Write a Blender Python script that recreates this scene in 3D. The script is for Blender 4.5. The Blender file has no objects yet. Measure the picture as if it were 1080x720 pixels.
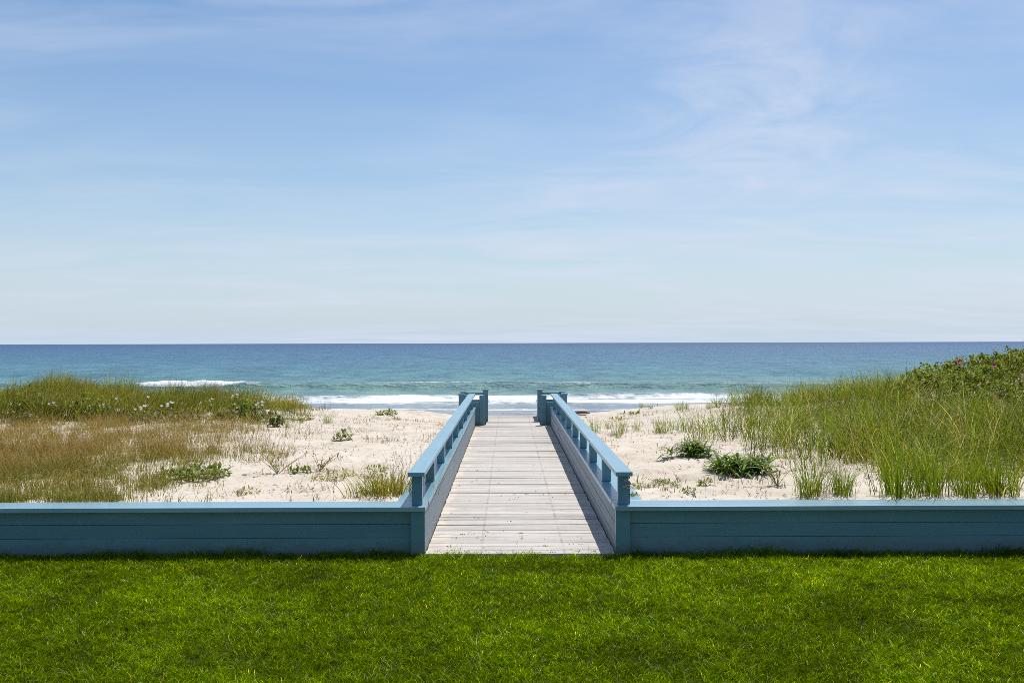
import bpy, math, random
import numpy as np
from mathutils import Vector, Matrix

random.seed(7)
RNG = np.random.default_rng(11)
scene = bpy.context.scene
COL = scene.collection
R = math.radians

# ------------------------------------------------------------------ helpers
def tag(o, label=None, cat=None, group=None, kind=None):
    if label: o['label'] = label
    if cat: o['category'] = cat
    if group: o['group'] = group
    if kind: o['kind'] = kind
    return o

def empty(name, loc, label, cat, group=None, rz=0.0):
    o = bpy.data.objects.new(name, None)
    o.empty_display_size = 0.1
    COL.objects.link(o)
    o.location = loc
    o.rotation_euler = (0, 0, rz)
    return tag(o, label, cat, group)

def copy_tree(o, parent=None):
    c = o.copy()
    COL.objects.link(c)
    if parent is not None: c.parent = parent
    for ch in list(o.children):
        copy_tree(ch, c)
    return c

def hash2(ix, iy, seed):
    h = (ix.astype(np.int64) * 374761393 + iy.astype(np.int64) * 668265263 + seed * 974711) & 0xFFFFFFFF
    h = ((h ^ (h >> 13)) * 1274126177) & 0xFFFFFFFF
    h = (h ^ (h >> 16)) & 0xFFFFFFFF
    return h.astype(np.float64) / 4294967295.0

def vnoise(x, y, scale=1.0, seed=0):
    x = np.asarray(x, float) / scale; y = np.asarray(y, float) / scale
    ix = np.floor(x); iy = np.floor(y)
    fx = x - ix; fy = y - iy
    fx = fx * fx * (3 - 2 * fx); fy = fy * fy * (3 - 2 * fy)
    a = hash2(ix, iy, seed); b = hash2(ix + 1, iy, seed)
    c = hash2(ix, iy + 1, seed); d = hash2(ix + 1, iy + 1, seed)
    return (a + (b - a) * fx) * (1 - fy) + (c + (d - c) * fx) * fy

def fbm(x, y, scale, seed, octv=4, gain=0.5):
    s = 0; a = 1; t = 0
    for k in range(octv):
        s = s + a * vnoise(x, y, scale, seed + k * 17); t += a
        a *= gain; scale *= 0.5
    return s / t

def sst(a, b, x):
    t = np.clip((np.asarray(x, float) - a) / (b - a), 0, 1)
    return t * t * (3 - 2 * t)

def raw_mesh(name, verts, quads=None, tris=None, cols=None, smooth=False, floats=None):
    me = bpy.data.meshes.new(name)
    verts = np.ascontiguousarray(verts, dtype=np.float32)
    nq = 0 if quads is None else len(quads); nt = 0 if tris is None else len(tris)
    loops = []
    if nq: loops.append(np.asarray(quads, np.int32).reshape(-1))
    if nt: loops.append(np.asarray(tris, np.int32).reshape(-1))
    loops = np.concatenate(loops)
    starts = np.concatenate([np.arange(nq, dtype=np.int32) * 4, nq * 4 + np.arange(nt, dtype=np.int32) * 3])
    me.vertices.add(len(verts)); me.vertices.foreach_set('co', verts.reshape(-1))
    me.loops.add(len(loops)); me.loops.foreach_set('vertex_index', loops)
    me.polygons.add(nq + nt); me.polygons.foreach_set('loop_start', starts.astype(np.int32))
    me.update(calc_edges=True)
    me.polygons.foreach_set('use_smooth', np.full(nq + nt, smooth, dtype=bool))
    if cols is not None:
        at = me.color_attributes.new('Col', 'FLOAT_COLOR', 'POINT')
        c4 = np.ones((len(verts), 4), np.float32); c4[:, :3] = cols
        at.data.foreach_set('color', c4.reshape(-1))
    for k, v in (floats or {}).items():
        at = me.attributes.new(k, 'FLOAT', 'POINT')
        at.data.foreach_set('value', np.asarray(v, np.float32))
    me.validate()
    return me

def link(name, me, mat, parent=None, loc=None):
    o = bpy.data.objects.new(name, me)
    COL.objects.link(o)
    mats = mat if isinstance(mat, (list, tuple)) else [mat]
    for m in mats: me.materials.append(m)
    if parent is not None: o.parent = parent
    if loc is not None: o.location = loc
    return o

class MB:
    """collects boxes / prisms, then links them as one mesh"""
    def __init__(s): s.v = []; s.f = []; s.c = []; s.col = []
    def box(s, x0, x1, y0, y1, z0, z1, tint=1.0, rot=0.0, dz=(0, 0)):
        n = len(s.v); cx, cy = (x0 + x1) / 2, (y0 + y1) / 2
        ca, sa = math.cos(rot), math.sin(rot)
        for z in (z0, z1):
            for (x, y) in ((x0, y0), (x1, y0), (x1, y1), (x0, y1)):
                px, py = x - cx, y - cy
                zz = z + (dz[0] if x == x0 else dz[1])
                s.v.append((cx + px * ca - py * sa, cy + px * sa + py * ca, zz)); s.col.append((tint,) * 3)
        for q in ((0, 3, 2, 1), (4, 5, 6, 7), (0, 1, 5, 4), (1, 2, 6, 5), (2, 3, 7, 6), (3, 0, 4, 7)):
            s.f.append(tuple(n + i for i in q))
        return s
    def build(s, name, mat, parent=None, bevel=0.004, origin=(0, 0, 0)):
        v = np.array(s.v) - np.array(origin)
        me = raw_mesh(name, v, quads=np.array(s.f), cols=np.array(s.col))
        o = link(name, me, mat, parent)
        if bevel:
            b = o.modifiers.new('edge', 'BEVEL'); b.width = bevel; b.segments = 2; b.limit_method = 'ANGLE'
        return o

def tube_mesh(name, pts, rad, sides=6):
    pts = [Vector(p) for p in pts]; V = []; Q = []
    for i, p in enumerate(pts):
        d = (pts[min(i + 1, len(pts) - 1)] - pts[max(i - 1, 0)]).normalized()
        u = d.cross(Vector((0, 0, 1)))
        if u.length < 1e-3: u = d.cross(Vector((1, 0, 0)))
        u.normalize(); w = d.cross(u)
        r = rad[i] if isinstance(rad, (list, tuple)) else rad
        for k in range(sides):
            a = 2 * math.pi * k / sides
            V.append(p + u * math.cos(a) * r + w * math.sin(a) * r)
    for i in range(len(pts) - 1):
        for k in range(sides):
            k2 = (k + 1) % sides
            Q.append((i * sides + k, i * sides + k2, (i + 1) * sides + k2, (i + 1) * sides + k))
    V = [tuple(v) for v in V]
    T = []
    for base, flip in ((0, True), ((len(pts) - 1) * sides, False)):
        for k in range(1, sides - 1):
            T.append((base, base + k + 1, base + k) if flip else (base, base + k, base + k + 1))
    return np.array(V), np.array(Q), np.array(T)

# ------------------------------------------------------------------ materials
def new_mat(name):
    m = bpy.data.materials.new(name); m.use_nodes = True
    nt = m.node_tree; nt.nodes.clear()
    out = nt.nodes.new('ShaderNodeOutputMaterial')
    return m, nt, out

def N(nt, t, **kw):
    n = nt.nodes.new(t)
    for k, v in kw.items():
        if k in n.inputs.keys(): n.inputs[k].default_value = v
        else: setattr(n, k, v)
    return n

def mixc(nt, fac, a, b, blend='MIX'):
    n = nt.nodes.new('ShaderNodeMix'); n.data_type = 'RGBA'; n.blend_type = blend
    for sock, v in ((n.inputs[0], fac), (n.inputs[6], a), (n.inputs[7], b)):
        if hasattr(v, 'is_linked') or hasattr(v, 'links'): nt.links.new(v, sock)
        elif isinstance(v, (int, float)): sock.default_value = v if sock.type == 'VALUE' else (v, v, v, 1)
        else: sock.default_value = (*v, 1) if len(v) == 3 else v
    return n.outputs[2]

def mth(nt, op, a, b=None, c=None, clamp=False):
    n = nt.nodes.new('ShaderNodeMath'); n.operation = op; n.use_clamp = clamp
    for i, v in enumerate((a, b, c)):
        if v is None: continue
        if isinstance(v, (int, float)): n.inputs[i].default_value = v
        else: nt.links.new(v, n.inputs[i])
    return n.outputs[0]

def ramp(nt, fac, stops):
    n = nt.nodes.new('ShaderNodeValToRGB')
    el = n.color_ramp.elements
    while len(el) < len(stops): el.new(0.5)
    for e, (p, c) in zip(el, stops):
        e.position = p; e.color = (c, c, c, 1) if isinstance(c, (int, float)) else (*c, 1)
    nt.links.new(fac, n.inputs[0])
    return n.outputs[0]

def noise(nt, vec, scale, detail=4, rough=0.5, dist=0.0):
    n = N(nt, 'ShaderNodeTexNoise'); n.inputs['Scale'].default_value = scale
    n.inputs['Detail'].default_value = detail; n.inputs['Roughness'].default_value = rough
    n.inputs['Distortion'].default_value = dist
    if vec is not None: nt.links.new(vec, n.inputs['Vector'])
    return n.outputs['Fac']

def mapping(nt, vec, scale=(1, 1, 1), rot=(0, 0, 0), loc=(0, 0, 0)):
    n = nt.nodes.new('ShaderNodeMapping')
    n.inputs['Scale'].default_value = scale; n.inputs['Rotation'].default_value = rot; n.inputs['Location'].default_value = loc
    nt.links.new(vec, n.inputs['Vector'])
    return n.outputs[0]

def pos(nt): return nt.nodes.new('ShaderNodeNewGeometry').outputs['Position']

def bump(nt, h, strength, dist):
    n = nt.nodes.new('ShaderNodeBump'); n.inputs['Strength'].default_value = strength; n.inputs['Distance'].default_value = dist
    nt.links.new(h, n.inputs['Height'])
    return n.outputs[0]

def principled(nt, out, col, rough=0.5, normal=None, spec=0.5):
    p = nt.nodes.new('ShaderNodeBsdfPrincipled')
    if isinstance(col, (tuple, list)): p.inputs['Base Color'].default_value = (*col, 1)
    else: nt.links.new(col, p.inputs['Base Color'])
    if isinstance(rough, (int, float)): p.inputs['Roughness'].default_value = rough
    else: nt.links.new(rough, p.inputs['Roughness'])
    p.inputs['Specular IOR Level'].default_value = spec
    if normal is not None: nt.links.new(normal, p.inputs['Normal'])
    if out is not None: nt.links.new(p.outputs[0], out.inputs['Surface'])
    return p

def leaf_mat(name, trans=0.35, rough=0.45, spec=0.35, tmul=(1.25, 1.2, 0.7)):
    m, nt, out = new_mat(name)
    a = N(nt, 'ShaderNodeAttribute', attribute_name='Col')
    p = principled(nt, None, a.outputs['Color'], rough, spec=spec)
    t = nt.nodes.new('ShaderNodeBsdfTranslucent')
    nt.links.new(mixc(nt, 1.0, a.outputs['Color'], tmul, 'MULTIPLY'), t.inputs['Color'])
    mx = nt.nodes.new('ShaderNodeMixShader'); mx.inputs[0].default_value = trans
    nt.links.new(p.outputs[0], mx.inputs[1]); nt.links.new(t.outputs[0], mx.inputs[2])
    nt.links.new(mx.outputs[0], out.inputs['Surface'])
    return m

def paint_mat(name, base, worn, wear=0.35, rough=0.38, axis=(1, 1, 1)):
    m, nt, out = new_mat(name)
    P = pos(nt)
    g = noise(nt, mapping(nt, P, axis), 9, 5, 0.6)
    big = noise(nt, P, 1.3, 3, 0.6)
    f = mth(nt, 'MULTIPLY', ramp(nt, g, [(0.45, 0), (0.75, 1)]), wear)
    c = mixc(nt, f, base, worn)
    c = mixc(nt, ramp(nt, big, [(0.3, 0), (0.7, 0.5)]), c, tuple(x * 0.86 for x in base))
    spk = noise(nt, P, 60, 3, 0.7)
    c = mixc(nt, ramp(nt, spk, [(0.74, 0), (0.80, 0.35)]), c, (0.30, 0.30, 0.28))
    chip = noise(nt, mapping(nt, P, (1.2 + 2.5 * (axis[1] == 1), 1.2 + 2.5 * (axis[0] == 1), 9)), 3.0, 3, 0.6)
    c = mixc(nt, ramp(nt, chip, [(0.735, 0), (0.76, 0.8)]), c, (0.20, 0.15, 0.11))
    sz_ = N(nt, 'ShaderNodeSeparateXYZ'); nt.links.new(P, sz_.inputs[0])
    dirt = mth(nt, 'SUBTRACT', noise(nt, mapping(nt, P, (5, 5, 9)), 1.6, 5, 0.7), mth(nt, 'MULTIPLY', mth(nt, 'ABSOLUTE', sz_.outputs[2]), 2.6))
    c = mixc(nt, ramp(nt, dirt, [(0.22, 0), (0.42, 0.4)]), c, (0.10, 0.10, 0.07))
    a = N(nt, 'ShaderNodeAttribute', attribute_name='Col')
    c = mixc(nt, 1.0, c, a.outputs['Color'], 'MULTIPLY')
    r = mth(nt, 'ADD', mth(nt, 'MULTIPLY', g, 0.25), rough - 0.1)
    principled(nt, out, c, r, bump(nt, g, 0.25, 0.004), 0.45)
    return m

M = {}
BLUE = (0.070, 0.200, 0.265)
M['paint'] = paint_mat('blue_paint', BLUE, (0.16, 0.33, 0.40), 0.35, axis=(1, .15, 1))
M['paint_x'] = paint_mat('blue_paint_wall', BLUE, (0.15, 0.31, 0.38), 0.35, axis=(.15, 1, 1))
M['cap'] = paint_mat('pale_blue_paint', (0.165, 0.325, 0.395), (0.30, 0.42, 0.46), 0.5, axis=(1, .08, 1))  # paler blue on caps and top rails than on the walls
M['cap_x'] = paint_mat('pale_blue_paint_wall', (0.175, 0.325, 0.390), (0.34, 0.44, 0.47), 0.6, axis=(.08, 1, 1))
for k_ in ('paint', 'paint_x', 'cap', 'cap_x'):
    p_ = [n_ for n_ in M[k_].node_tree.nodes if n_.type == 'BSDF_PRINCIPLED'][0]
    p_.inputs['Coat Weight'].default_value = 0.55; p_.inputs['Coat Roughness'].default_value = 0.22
M['paint_worn'] = paint_mat('worn_grey_blue_paint', (0.20, 0.265, 0.31), (0.32, 0.32, 0.32), 0.45, 0.5, axis=(1, .05, 1))
m, nt, out = new_mat('dark_gap'); principled(nt, out, (0.02, 0.03, 0.035), 0.8); M['gap'] = m
m, nt, out = new_mat('rusty_brown')
principled(nt, out, mixc(nt, noise(nt, pos(nt), 60, 4), (0.10, 0.05, 0.03), (0.22, 0.12, 0.07)), 0.7); M['brown_mat'] = m
m, nt, out = new_mat('galvanised_metal')
principled(nt, out, mixc(nt, noise(nt, pos(nt), 80, 3), (0.35, 0.35, 0.34), (0.5, 0.5, 0.48)), 0.45).inputs['Metallic'].default_value = 0.7
M['metal'] = m

# weathered deck boards
m, nt, out = new_mat('weathered_planks')
P = pos(nt)
gr = noise(nt, mapping(nt, P, (1.2, 38, 10)), 2.0, 6, 0.62, 0.4)
gr2 = noise(nt, mapping(nt, P, (3, 90, 20)), 2.0, 4, 0.6)
bl = noise(nt, P, 1.1, 4, 0.6)
a = N(nt, 'ShaderNodeAttribute', attribute_name='Col')
c = mixc(nt, ramp(nt, gr, [(0.30, 0), (0.66, 1)]), (0.36, 0.325, 0.295), (0.575, 0.545, 0.505))
c = mixc(nt, ramp(nt, gr2, [(0.54, 0), (0.70, 0.75)]), c, (0.26, 0.22, 0.19))
c = mixc(nt, ramp(nt, bl, [(0.45, 0), (0.7, 0.35)]), c, (0.60, 0.545, 0.47))
sx = N(nt, 'ShaderNodeSeparateXYZ'); nt.links.new(P, sx.inputs[0])
ln = mth(nt, 'ABSOLUTE', mth(nt, 'SUBTRACT', mth(nt, 'ABSOLUTE', mth(nt, 'SUBTRACT', sx.outputs[0], 0.02)), 0.36))
lf = mth(nt, 'MULTIPLY', mth(nt, 'LESS_THAN', ln, 0.011), ramp(nt, noise(nt, P, 9, 3), [(0.42, 0), (0.62, 0.5)]))
c = mixc(nt, lf, c, (0.20, 0.16, 0.13))
edg = mth(nt, 'ADD', mth(nt, 'MULTIPLY', mth(nt, 'ABSOLUTE', sx.outputs[0]), 0.55), mth(nt, 'MULTIPLY', noise(nt, mapping(nt, P, (2.5, 1.0, 1)), 2.2, 5, 0.65), 0.55))
c = mixc(nt, ramp(nt, edg, [(0.66, 0), (0.74, 0.85)]), c, (0.60, 0.53, 0.44))
c = mixc(nt, 1.0, c, a.outputs['Color'], 'MULTIPLY')
principled(nt, out, c, 0.8, bump(nt, gr, 0.45, 0.006), 0.2)
M['deck'] = m

# sand (dry dune, wet beach)
m, nt, out = new_mat('beach_sand')
P = pos(nt)
sp = N(nt, 'ShaderNodeSeparateXYZ'); nt.links.new(P, sp.inputs[0])
n1 = noise(nt, P, 0.8, 5, 0.6); n2 = noise(nt, P, 7, 5, 0.65); n3 = noise(nt, P, 55, 3, 0.6)
c = mixc(nt, ramp(nt, n1, [(0.35, 0), (0.68, 1)]), (0.52, 0.455, 0.365), (0.62, 0.56, 0.47))
c = mixc(nt, ramp(nt, n2, [(0.50, 0), (0.72, 0.55)]), c, (0.38, 0.29, 0.205))
c = mixc(nt, ramp(nt, n3, [(0.64, 0), (0.73, 0.7)]), c, (0.17, 0.115, 0.075))
wet = mth(nt, 'ADD', sp.outputs[2], mth(nt, 'MULTIPLY', noise(nt, mapping(nt, P, (.05, .4, 1)), 1, 3), 0.35))
mr = N(nt, 'ShaderNodeMapRange'); nt.links.new(wet, mr.inputs[0])
mr.inputs[1].default_value = -3.45; mr.inputs[2].default_value = -3.8
c = mixc(nt, mr.outputs[0], c, (0.27, 0.235, 0.205))
rgh = mth(nt, 'SUBTRACT', 0.92, mth(nt, 'MULTIPLY', mr.outputs[0], 0.62))
bh = mth(nt, 'ADD', mth(nt, 'MULTIPLY', n2, 1.0), mth(nt, 'MULTIPLY', n3, 0.25))
principled(nt, out, c, rgh, bump(nt, bh, 0.6, 0.05), 0.25)
M['sand'] = m

# lawn soil
m, nt, out = new_mat('lawn_soil')
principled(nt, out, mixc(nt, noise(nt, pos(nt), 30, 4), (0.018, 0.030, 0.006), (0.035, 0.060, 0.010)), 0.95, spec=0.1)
M['soil'] = m
M['lawn'] = leaf_mat('lawn_blades', 0.52, 0.5, 0.0, (1.75, 1.6, 0.35))
M['dune'] = leaf_mat('dune_grass_blades', 0.42, 0.5, 0.08, (1.3, 1.35, 0.5))
M['dry'] = leaf_mat('dry_grass_stems', 0.2, 0.6, 0.15, (1.1, 1.0, 0.8))
M['leaf'] = leaf_mat('leaf', 0.32, 0.5, 0.22, (1.4, 1.35, 0.5))
M['petal'] = leaf_mat('petal', 0.3, 0.6, 0.2, (1.0, 1.0, 1.0))
M['twig_col'] = leaf_mat('dried_litter', 0.05, 0.8, 0.05)
m, nt, out = new_mat('twig')
principled(nt, out, mixc(nt, noise(nt, pos(nt), 40, 3), (0.10, 0.07, 0.045), (0.20, 0.15, 0.10)), 0.85); M['twig'] = m
m, nt, out = new_mat('driftwood_surface')
principled(nt, out, mixc(nt, noise(nt, mapping(nt, pos(nt), (2, 20, 20)), 3, 4), (0.09, 0.055, 0.035), (0.20, 0.14, 0.10)), 0.85); M['drift'] = m

# sea
m, nt, out = new_mat('sea_water')
P = pos(nt)
sp = N(nt, 'ShaderNodeSeparateXYZ'); nt.links.new(P, sp.inputs[0])
ly = mth(nt, 'LOGARITHM', sp.outputs[1], 10)
mr = N(nt, 'ShaderNodeMapRange'); nt.links.new(ly, mr.inputs[0])
mr.inputs[1].default_value = 1.9; mr.inputs[2].default_value = 3.5
patch = noise(nt, mapping(nt, P, (0.10, 0.035, 1)), 1, 4, 0.6)
patch2 = noise(nt, mapping(nt, P, (0.012, 0.008, 1)), 1, 4, 0.6)
fc = mth(nt, 'ADD', mr.outputs[0], mth(nt, 'MULTIPLY', mth(nt, 'SUBTRACT', patch2, 0.5), 0.18))
nrp = nt.nodes.new('ShaderNodeValToRGB'); nt.links.new(fc, nrp.inputs[0])
el = nrp.color_ramp.elements
stops = [(0.0, (0.36, 0.37, 0.385)), (0.05, (0.36, 0.40, 0.40)), (0.085, (0.24, 0.37, 0.345)), (0.125, (0.165, 0.310, 0.270)), (0.22, (0.075, 0.225, 0.265)), (0.45, (0.034, 0.145, 0.235)), (0.8, (0.018, 0.085, 0.185)), (1.0, (0.014, 0.068, 0.165))]
while len(el) < len(stops): el.new(0.5)
for e, (p_, c_) in zip(el, stops): e.position = p_; e.color = (*c_, 1)
c = nrp.outputs[0]
c = mixc(nt, ramp(nt, patch, [(0.42, 0), (0.60, 0.75)]), c, mixc(nt, 1.0, c, (0.50, 0.62, 0.74), 'MULTIPLY'))
patch3 = noise(nt, mapping(nt, P, (0.34, 0.13, 1)), 1, 3, 0.6)
c = mixc(nt, ramp(nt, patch3, [(0.46, 0), (0.64, 0.6)]), c, mixc(nt, 1.0, c, (0.50, 0.62, 0.74), 'MULTIPLY'))
c = mixc(nt, ramp(nt, patch3, [(0.30, 0.35), (0.44, 0)]), c, (0.17, 0.30, 0.36))
w1 = noise(nt, mapping(nt, P, (0.22, 0.45, 1)), 1, 6, 0.62)
w2 = noise(nt, mapping(nt, P, (0.9, 1.6, 1)), 1, 5, 0.6)
h = mth(nt, 'ADD', w1, mth(nt, 'MULTIPLY', w2, 0.35))
b = bump(nt, h, 1.0, 1.6)
wp = principled(nt, None, c, 0.36, b, 0.36); wp.inputs['IOR'].default_value = 1.33
fa = N(nt, 'ShaderNodeAttribute', attribute_name='foam')
fn = noise(nt, mapping(nt, P, (0.55, 0.8, 1)), 1, 7, 0.66, 0.6)
fn2 = noise(nt, mapping(nt, P, (0.12, 0.5, 1)), 1, 5, 0.6, 0.3)
fv = mth(nt, 'ADD', fa.outputs['Fac'], mth(nt, 'ADD', mth(nt, 'MULTIPLY', mth(nt, 'SUBTRACT', fn, 0.5), 1.3), mth(nt, 'MULTIPLY', mth(nt, 'SUBTRACT', fn2, 0.5), 0.8)))
ff = ramp(nt, fv, [(0.36, 0), (0.72, 1)])
fp = principled(nt, None, (0.72, 0.74, 0.76), 0.9, bump(nt, fn, 0.6, 0.25), 0.1)
mx = nt.nodes.new('ShaderNodeMixShader')
nt.links.new(ff, mx.inputs[0]); nt.links.new(wp.outputs[0], mx.inputs[1]); nt.links.new(fp.outputs[0], mx.inputs[2])
nt.links.new(mx.outputs[0], out.inputs['Surface'])
M['sea'] = m

# ------------------------------------------------------------------ terrain
CAMX, CAMZ, F = -0.10, 1.80, 1000.0
def horizon(px): return 363.0 - 3.0 * px / 1080.0

def terrain_smooth(X, Y):
    X = np.asarray(X, float); Y = np.asarray(Y, float)
    z = 0.375 - 0.10 * sst(10, 19, Y) - 0.10 * sst(17, 22.5, Y)
    # dune mounds
    z = z + 0.42 * np.exp(-((X + 10.0) / 1.15) ** 2 - ((Y - 20.6) / 2.6) ** 2) + 0.30 * np.exp(-((X + 7.0) / 2.6) ** 2 - ((Y - 20.4) / 2.4) ** 2) + 0.36 * np.exp(-((X + 15) / 3.4) ** 2 - ((Y - 20.4) / 2.4) ** 2)
    z = z + 1.45 * np.exp(-((X - 12.5) / 4.3) ** 2 - ((Y - 17.0) / 4.6) ** 2) * sst(8.5, 12.5, Y + 0.15 * X)
    z = z + 0.16 * np.exp(-((X - 4.6) / 1.8) ** 2 - ((Y - 21.5) / 2.4) ** 2)
    z = z + 0.24 * np.exp(-((X - 7.0) / 2.3) ** 2 - ((Y - 18.3) / 2.6) ** 2)
    z = z + 0.30 * (fbm(X, Y, 1.9, 19, 3) - 0.5) * sst(-3.5, -5.5, X) * sst(17, 19, Y)
    # seaward face of the dune, then the beach
    e = 22.6 + 0.5 * (vnoise(X, Y * 0, 3.0, 5) - 0.5) + 0.6 * sst(1.5, 6, np.abs(X))
    d = sst(0, 17, Y - e)
    z = z * (1 - d) + d * (-3.25)
    z = z - np.clip(Y - 40, 0, 200) * 0.0235
    z = z - 0.17 * np.exp(-(X / 2.2) ** 2) * sst(14, 21, Y)
    return z

def terrain(X, Y):
    X = np.asarray(X, float); Y = np.asarray(Y, float)
    z = terrain_smooth(X, Y)
    k = sst(8.45, 9.2, Y)
    z = z + k * 0.13 * (fbm(X, Y, 2.2, 3, 3) - 0.5)
    near = 1 - sst(30, 60, Y)
    f = fbm(X, Y, 0.34, 23, 3, 0.6)
    dents = -0.075 * sst(0.52, 0.68, f) + 0.05 * (f - 0.5)
    z = z + (0.25 + 0.75 * k) * near * dents
    return z

def terrain_full(X, Y):
    z = terrain(X, Y)
    corr = (np.abs(X) < 0.93) & (Y < 24.2)
    bay = (np.abs(X) < 1.28) & (Y > 20.7) & (Y < 21.85)
    z = np.where(corr, -0.28, z)
    beyond = np.exp(-(np.asarray(X) / 1.2) ** 2) * sst(23.0, 24.4, Y) * (1 - sst(26, 34, Y))
    z = z - 0.25 * beyond
    return z

def ground_at(px, py):
    Y = np.arange(8.4, 40, 0.02)
    X = (px - 536) * Y / F + CAMX
    Z = CAMZ - (py - horizon(px)) * Y / F
    T = terrain(X, Y)
    hit = np.nonzero(Z <= T)[0]
    i = hit[0] if len(hit) else len(Y) - 1
    return float(X[i]), float(Y[i]), float(T[i])

def far_steps(a, b, n): return list(a + (b - a) * (np.linspace(0, 1, n + 1)[1:] ** 2.2))
xs = list(np.arange(-15, 15.001, 0.07))
xs = [x for x in xs if not (0.80 < abs(x) < 1.10)] + [s * q for s in (-1, 1) for q in (0.82, 0.925, 0.935, 1.0, 1.06)]
xs = sorted(xs + [-x for x in far_steps(15, 900, 26)] + far_steps(15, 900, 26))
ys = [8.235, 8.3, 8.36, 8.42] + list(np.arange(8.48, 25, 0.075)) + list(np.arange(25, 46, 0.5)) + list(np.arange(46, 150, 2.5))
GX, GY = np.meshgrid(np.array(xs), np.array(ys))
GZ = terrain_full(GX, GY)
nx, ny = len(xs), len(ys)
ii = np.arange(nx * ny).reshape(ny, nx)
quads = np.stack([ii[:-1, :-1], ii[:-1, 1:], ii[1:, 1:], ii[1:, :-1]], -1).reshape(-1, 4)
me = raw_mesh('beach', np.stack([GX, GY, GZ], -1).reshape(-1, 3), quads=quads, smooth=True)
tag(link('beach', me, M['sand']), kind='structure')

# lawn ground
LZ = -0.03
lx = np.linspace(-60, 60, 61); lyy = np.array([-60, -30, -10, 0, 2, 4, 6, 8.234])
GX, GY = np.meshgrid(lx, lyy)
ii = np.arange(GX.size).reshape(GX.shape)
quads = np.stack([ii[:-1, :-1], ii[:-1, 1:], ii[1:, 1:], ii[1:, :-1]], -1).reshape(-1, 4)
me = raw_mesh('lawn', np.stack([GX, GY, np.full_like(GX, LZ)], -1).reshape(-1, 3), quads=quads)
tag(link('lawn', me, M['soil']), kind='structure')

# ------------------------------------------------------------------ sea
SEA = -4.2
rows = list(np.arange(74, 150, 0.33)) + list(150 * (30000 / 150) ** (np.linspace(0, 1, 230) ** 1.0))
rows = np.array(rows)
u = np.linspace(-1, 1, 420)
GX = u[None, :] * (rows[:, None] * 0.72 + 30)
GY = np.repeat(rows[:, None], len(u), 1)
def ridge(Y, y0, front, back):
    d = Y - y0
    return np.where(d < 0, np.exp(-(d / front) ** 2), np.exp(-(d / back) ** 2))
y1 = 124 + 5.0 * (fbm(GX, GX * 0, 45, 41, 3) - 0.5) - 0.045 * GX
a1 = 0.55 + 0.65 * fbm(GX, GX * 0 + 3, 26, 42, 3)
wave1 = 0.95 * a1 * ridge(GY, y1, 1.5, 5.0)
y2 = 172 + 10 * (fbm(GX, GX * 0, 60, 43, 3) - 0.5)
wave2 = 0.75 * (0.3 + 0.9 * fbm(GX, GX * 0 + 7, 40, 44, 3)) * ridge(GY, y2, 3.0, 8.0)
y3 = 103 + 4 * (fbm(GX, GX * 0, 22, 45, 3) - 0.5)
wave3 = 0.55 * (0.3 + 0.9 * fbm(GX, GX * 0 + 9, 17, 46, 3)) * ridge(GY, y3, 1.0, 4.0)
chop = 0.35 * (fbm(GX, GY * 2.0, 7, 51, 3) - 0.5) * sst(95, 140, GY) * (1 - sst(260, 600, GY))
swell = 0.5 * (fbm(GX * 0.5, GY, 26, 53, 2) - 0.5) * sst(140, 180, GY) * (1 - sst(500, 1200, GY))
wave1 = wave1 + 0.7 * sst(-52, -47, GX) * (1 - sst(-37, -29, GX)) * fbm(GX, GY, 1.6, 63, 3) * np.exp(-((GY - y1) / 1.6) ** 2)
GZ = SEA + wave1 + wave2 + wave3 + chop + swell
GZ = np.where(GY < 92, SEA + 0.06 * (fbm(GX, GY, 5, 55, 3) - 0.5) + (GZ - SEA) * sst(88, 92, GY), GZ)
# foam
br = sst(-52, -47, GX) * (1 - sst(-37, -29, GX)) * (0.55 + 0.75 * fbm(GX, GX * 0 + 5, 3.0, 61, 3))          # where the outer wave is already breaking
br = np.maximum(br, 0.42 * sst(0.70, 0.84, fbm(GX, GX * 0 + 11, 7, 47, 3)))
f1 = br * np.exp(-((GY - (y1 - 0.2)) / 1.3) ** 2) * 0.95
f1 = np.maximum(f1, 0.42 * np.exp(-((GY - y1) / 0.5) ** 2))
f3 = (0.80 * np.exp(-((GY - (y3 - 1.4)) / 1.8) ** 2)) * (0.40 + 0.85 * fbm(GX, GX * 0 + 21, 11, 48, 3))
f4 = 0.80 * np.exp(-((GY - 98.0) / 5.5) ** 2) * (0.55 + 0.7 * fbm(GX, GY * 2, 12, 49, 3))
y5 = 85.5 + 4.5 * (fbm(GX, GX * 0, 18, 50, 3) - 0.5)
f5 = 0.60 * np.exp(-((GY - y5) / 1.3) ** 2)
y6 = 80.5 + 3 * (fbm(GX, GX * 0, 12, 57, 3) - 0.5)
f6 = 0.45 * np.exp(-((GY - y6) / 0.7) ** 2)
f7 = 0.40 * np.exp(-((GY - 99.0) / 11.0) ** 2) * (0.7 + 0.6 * fbm(GX, GY * 2, 16, 65, 3))
foam = np.maximum.reduce([f1, f3, f4, f5, f6, f7])
ii = np.arange(GX.size).reshape(GX.shape)
quads = np.stack([ii[:-1, :-1], ii[:-1, 1:], ii[1:, 1:], ii[1:, :-1]], -1).reshape(-1, 4)
me = raw_mesh('sea', np.stack([GX, GY, GZ], -1).reshape(-1, 3), quads=quads, smooth=True, floats={'foam': foam.reshape(-1)})
tag(link('sea', me, M['sea']), kind='structure')

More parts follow.
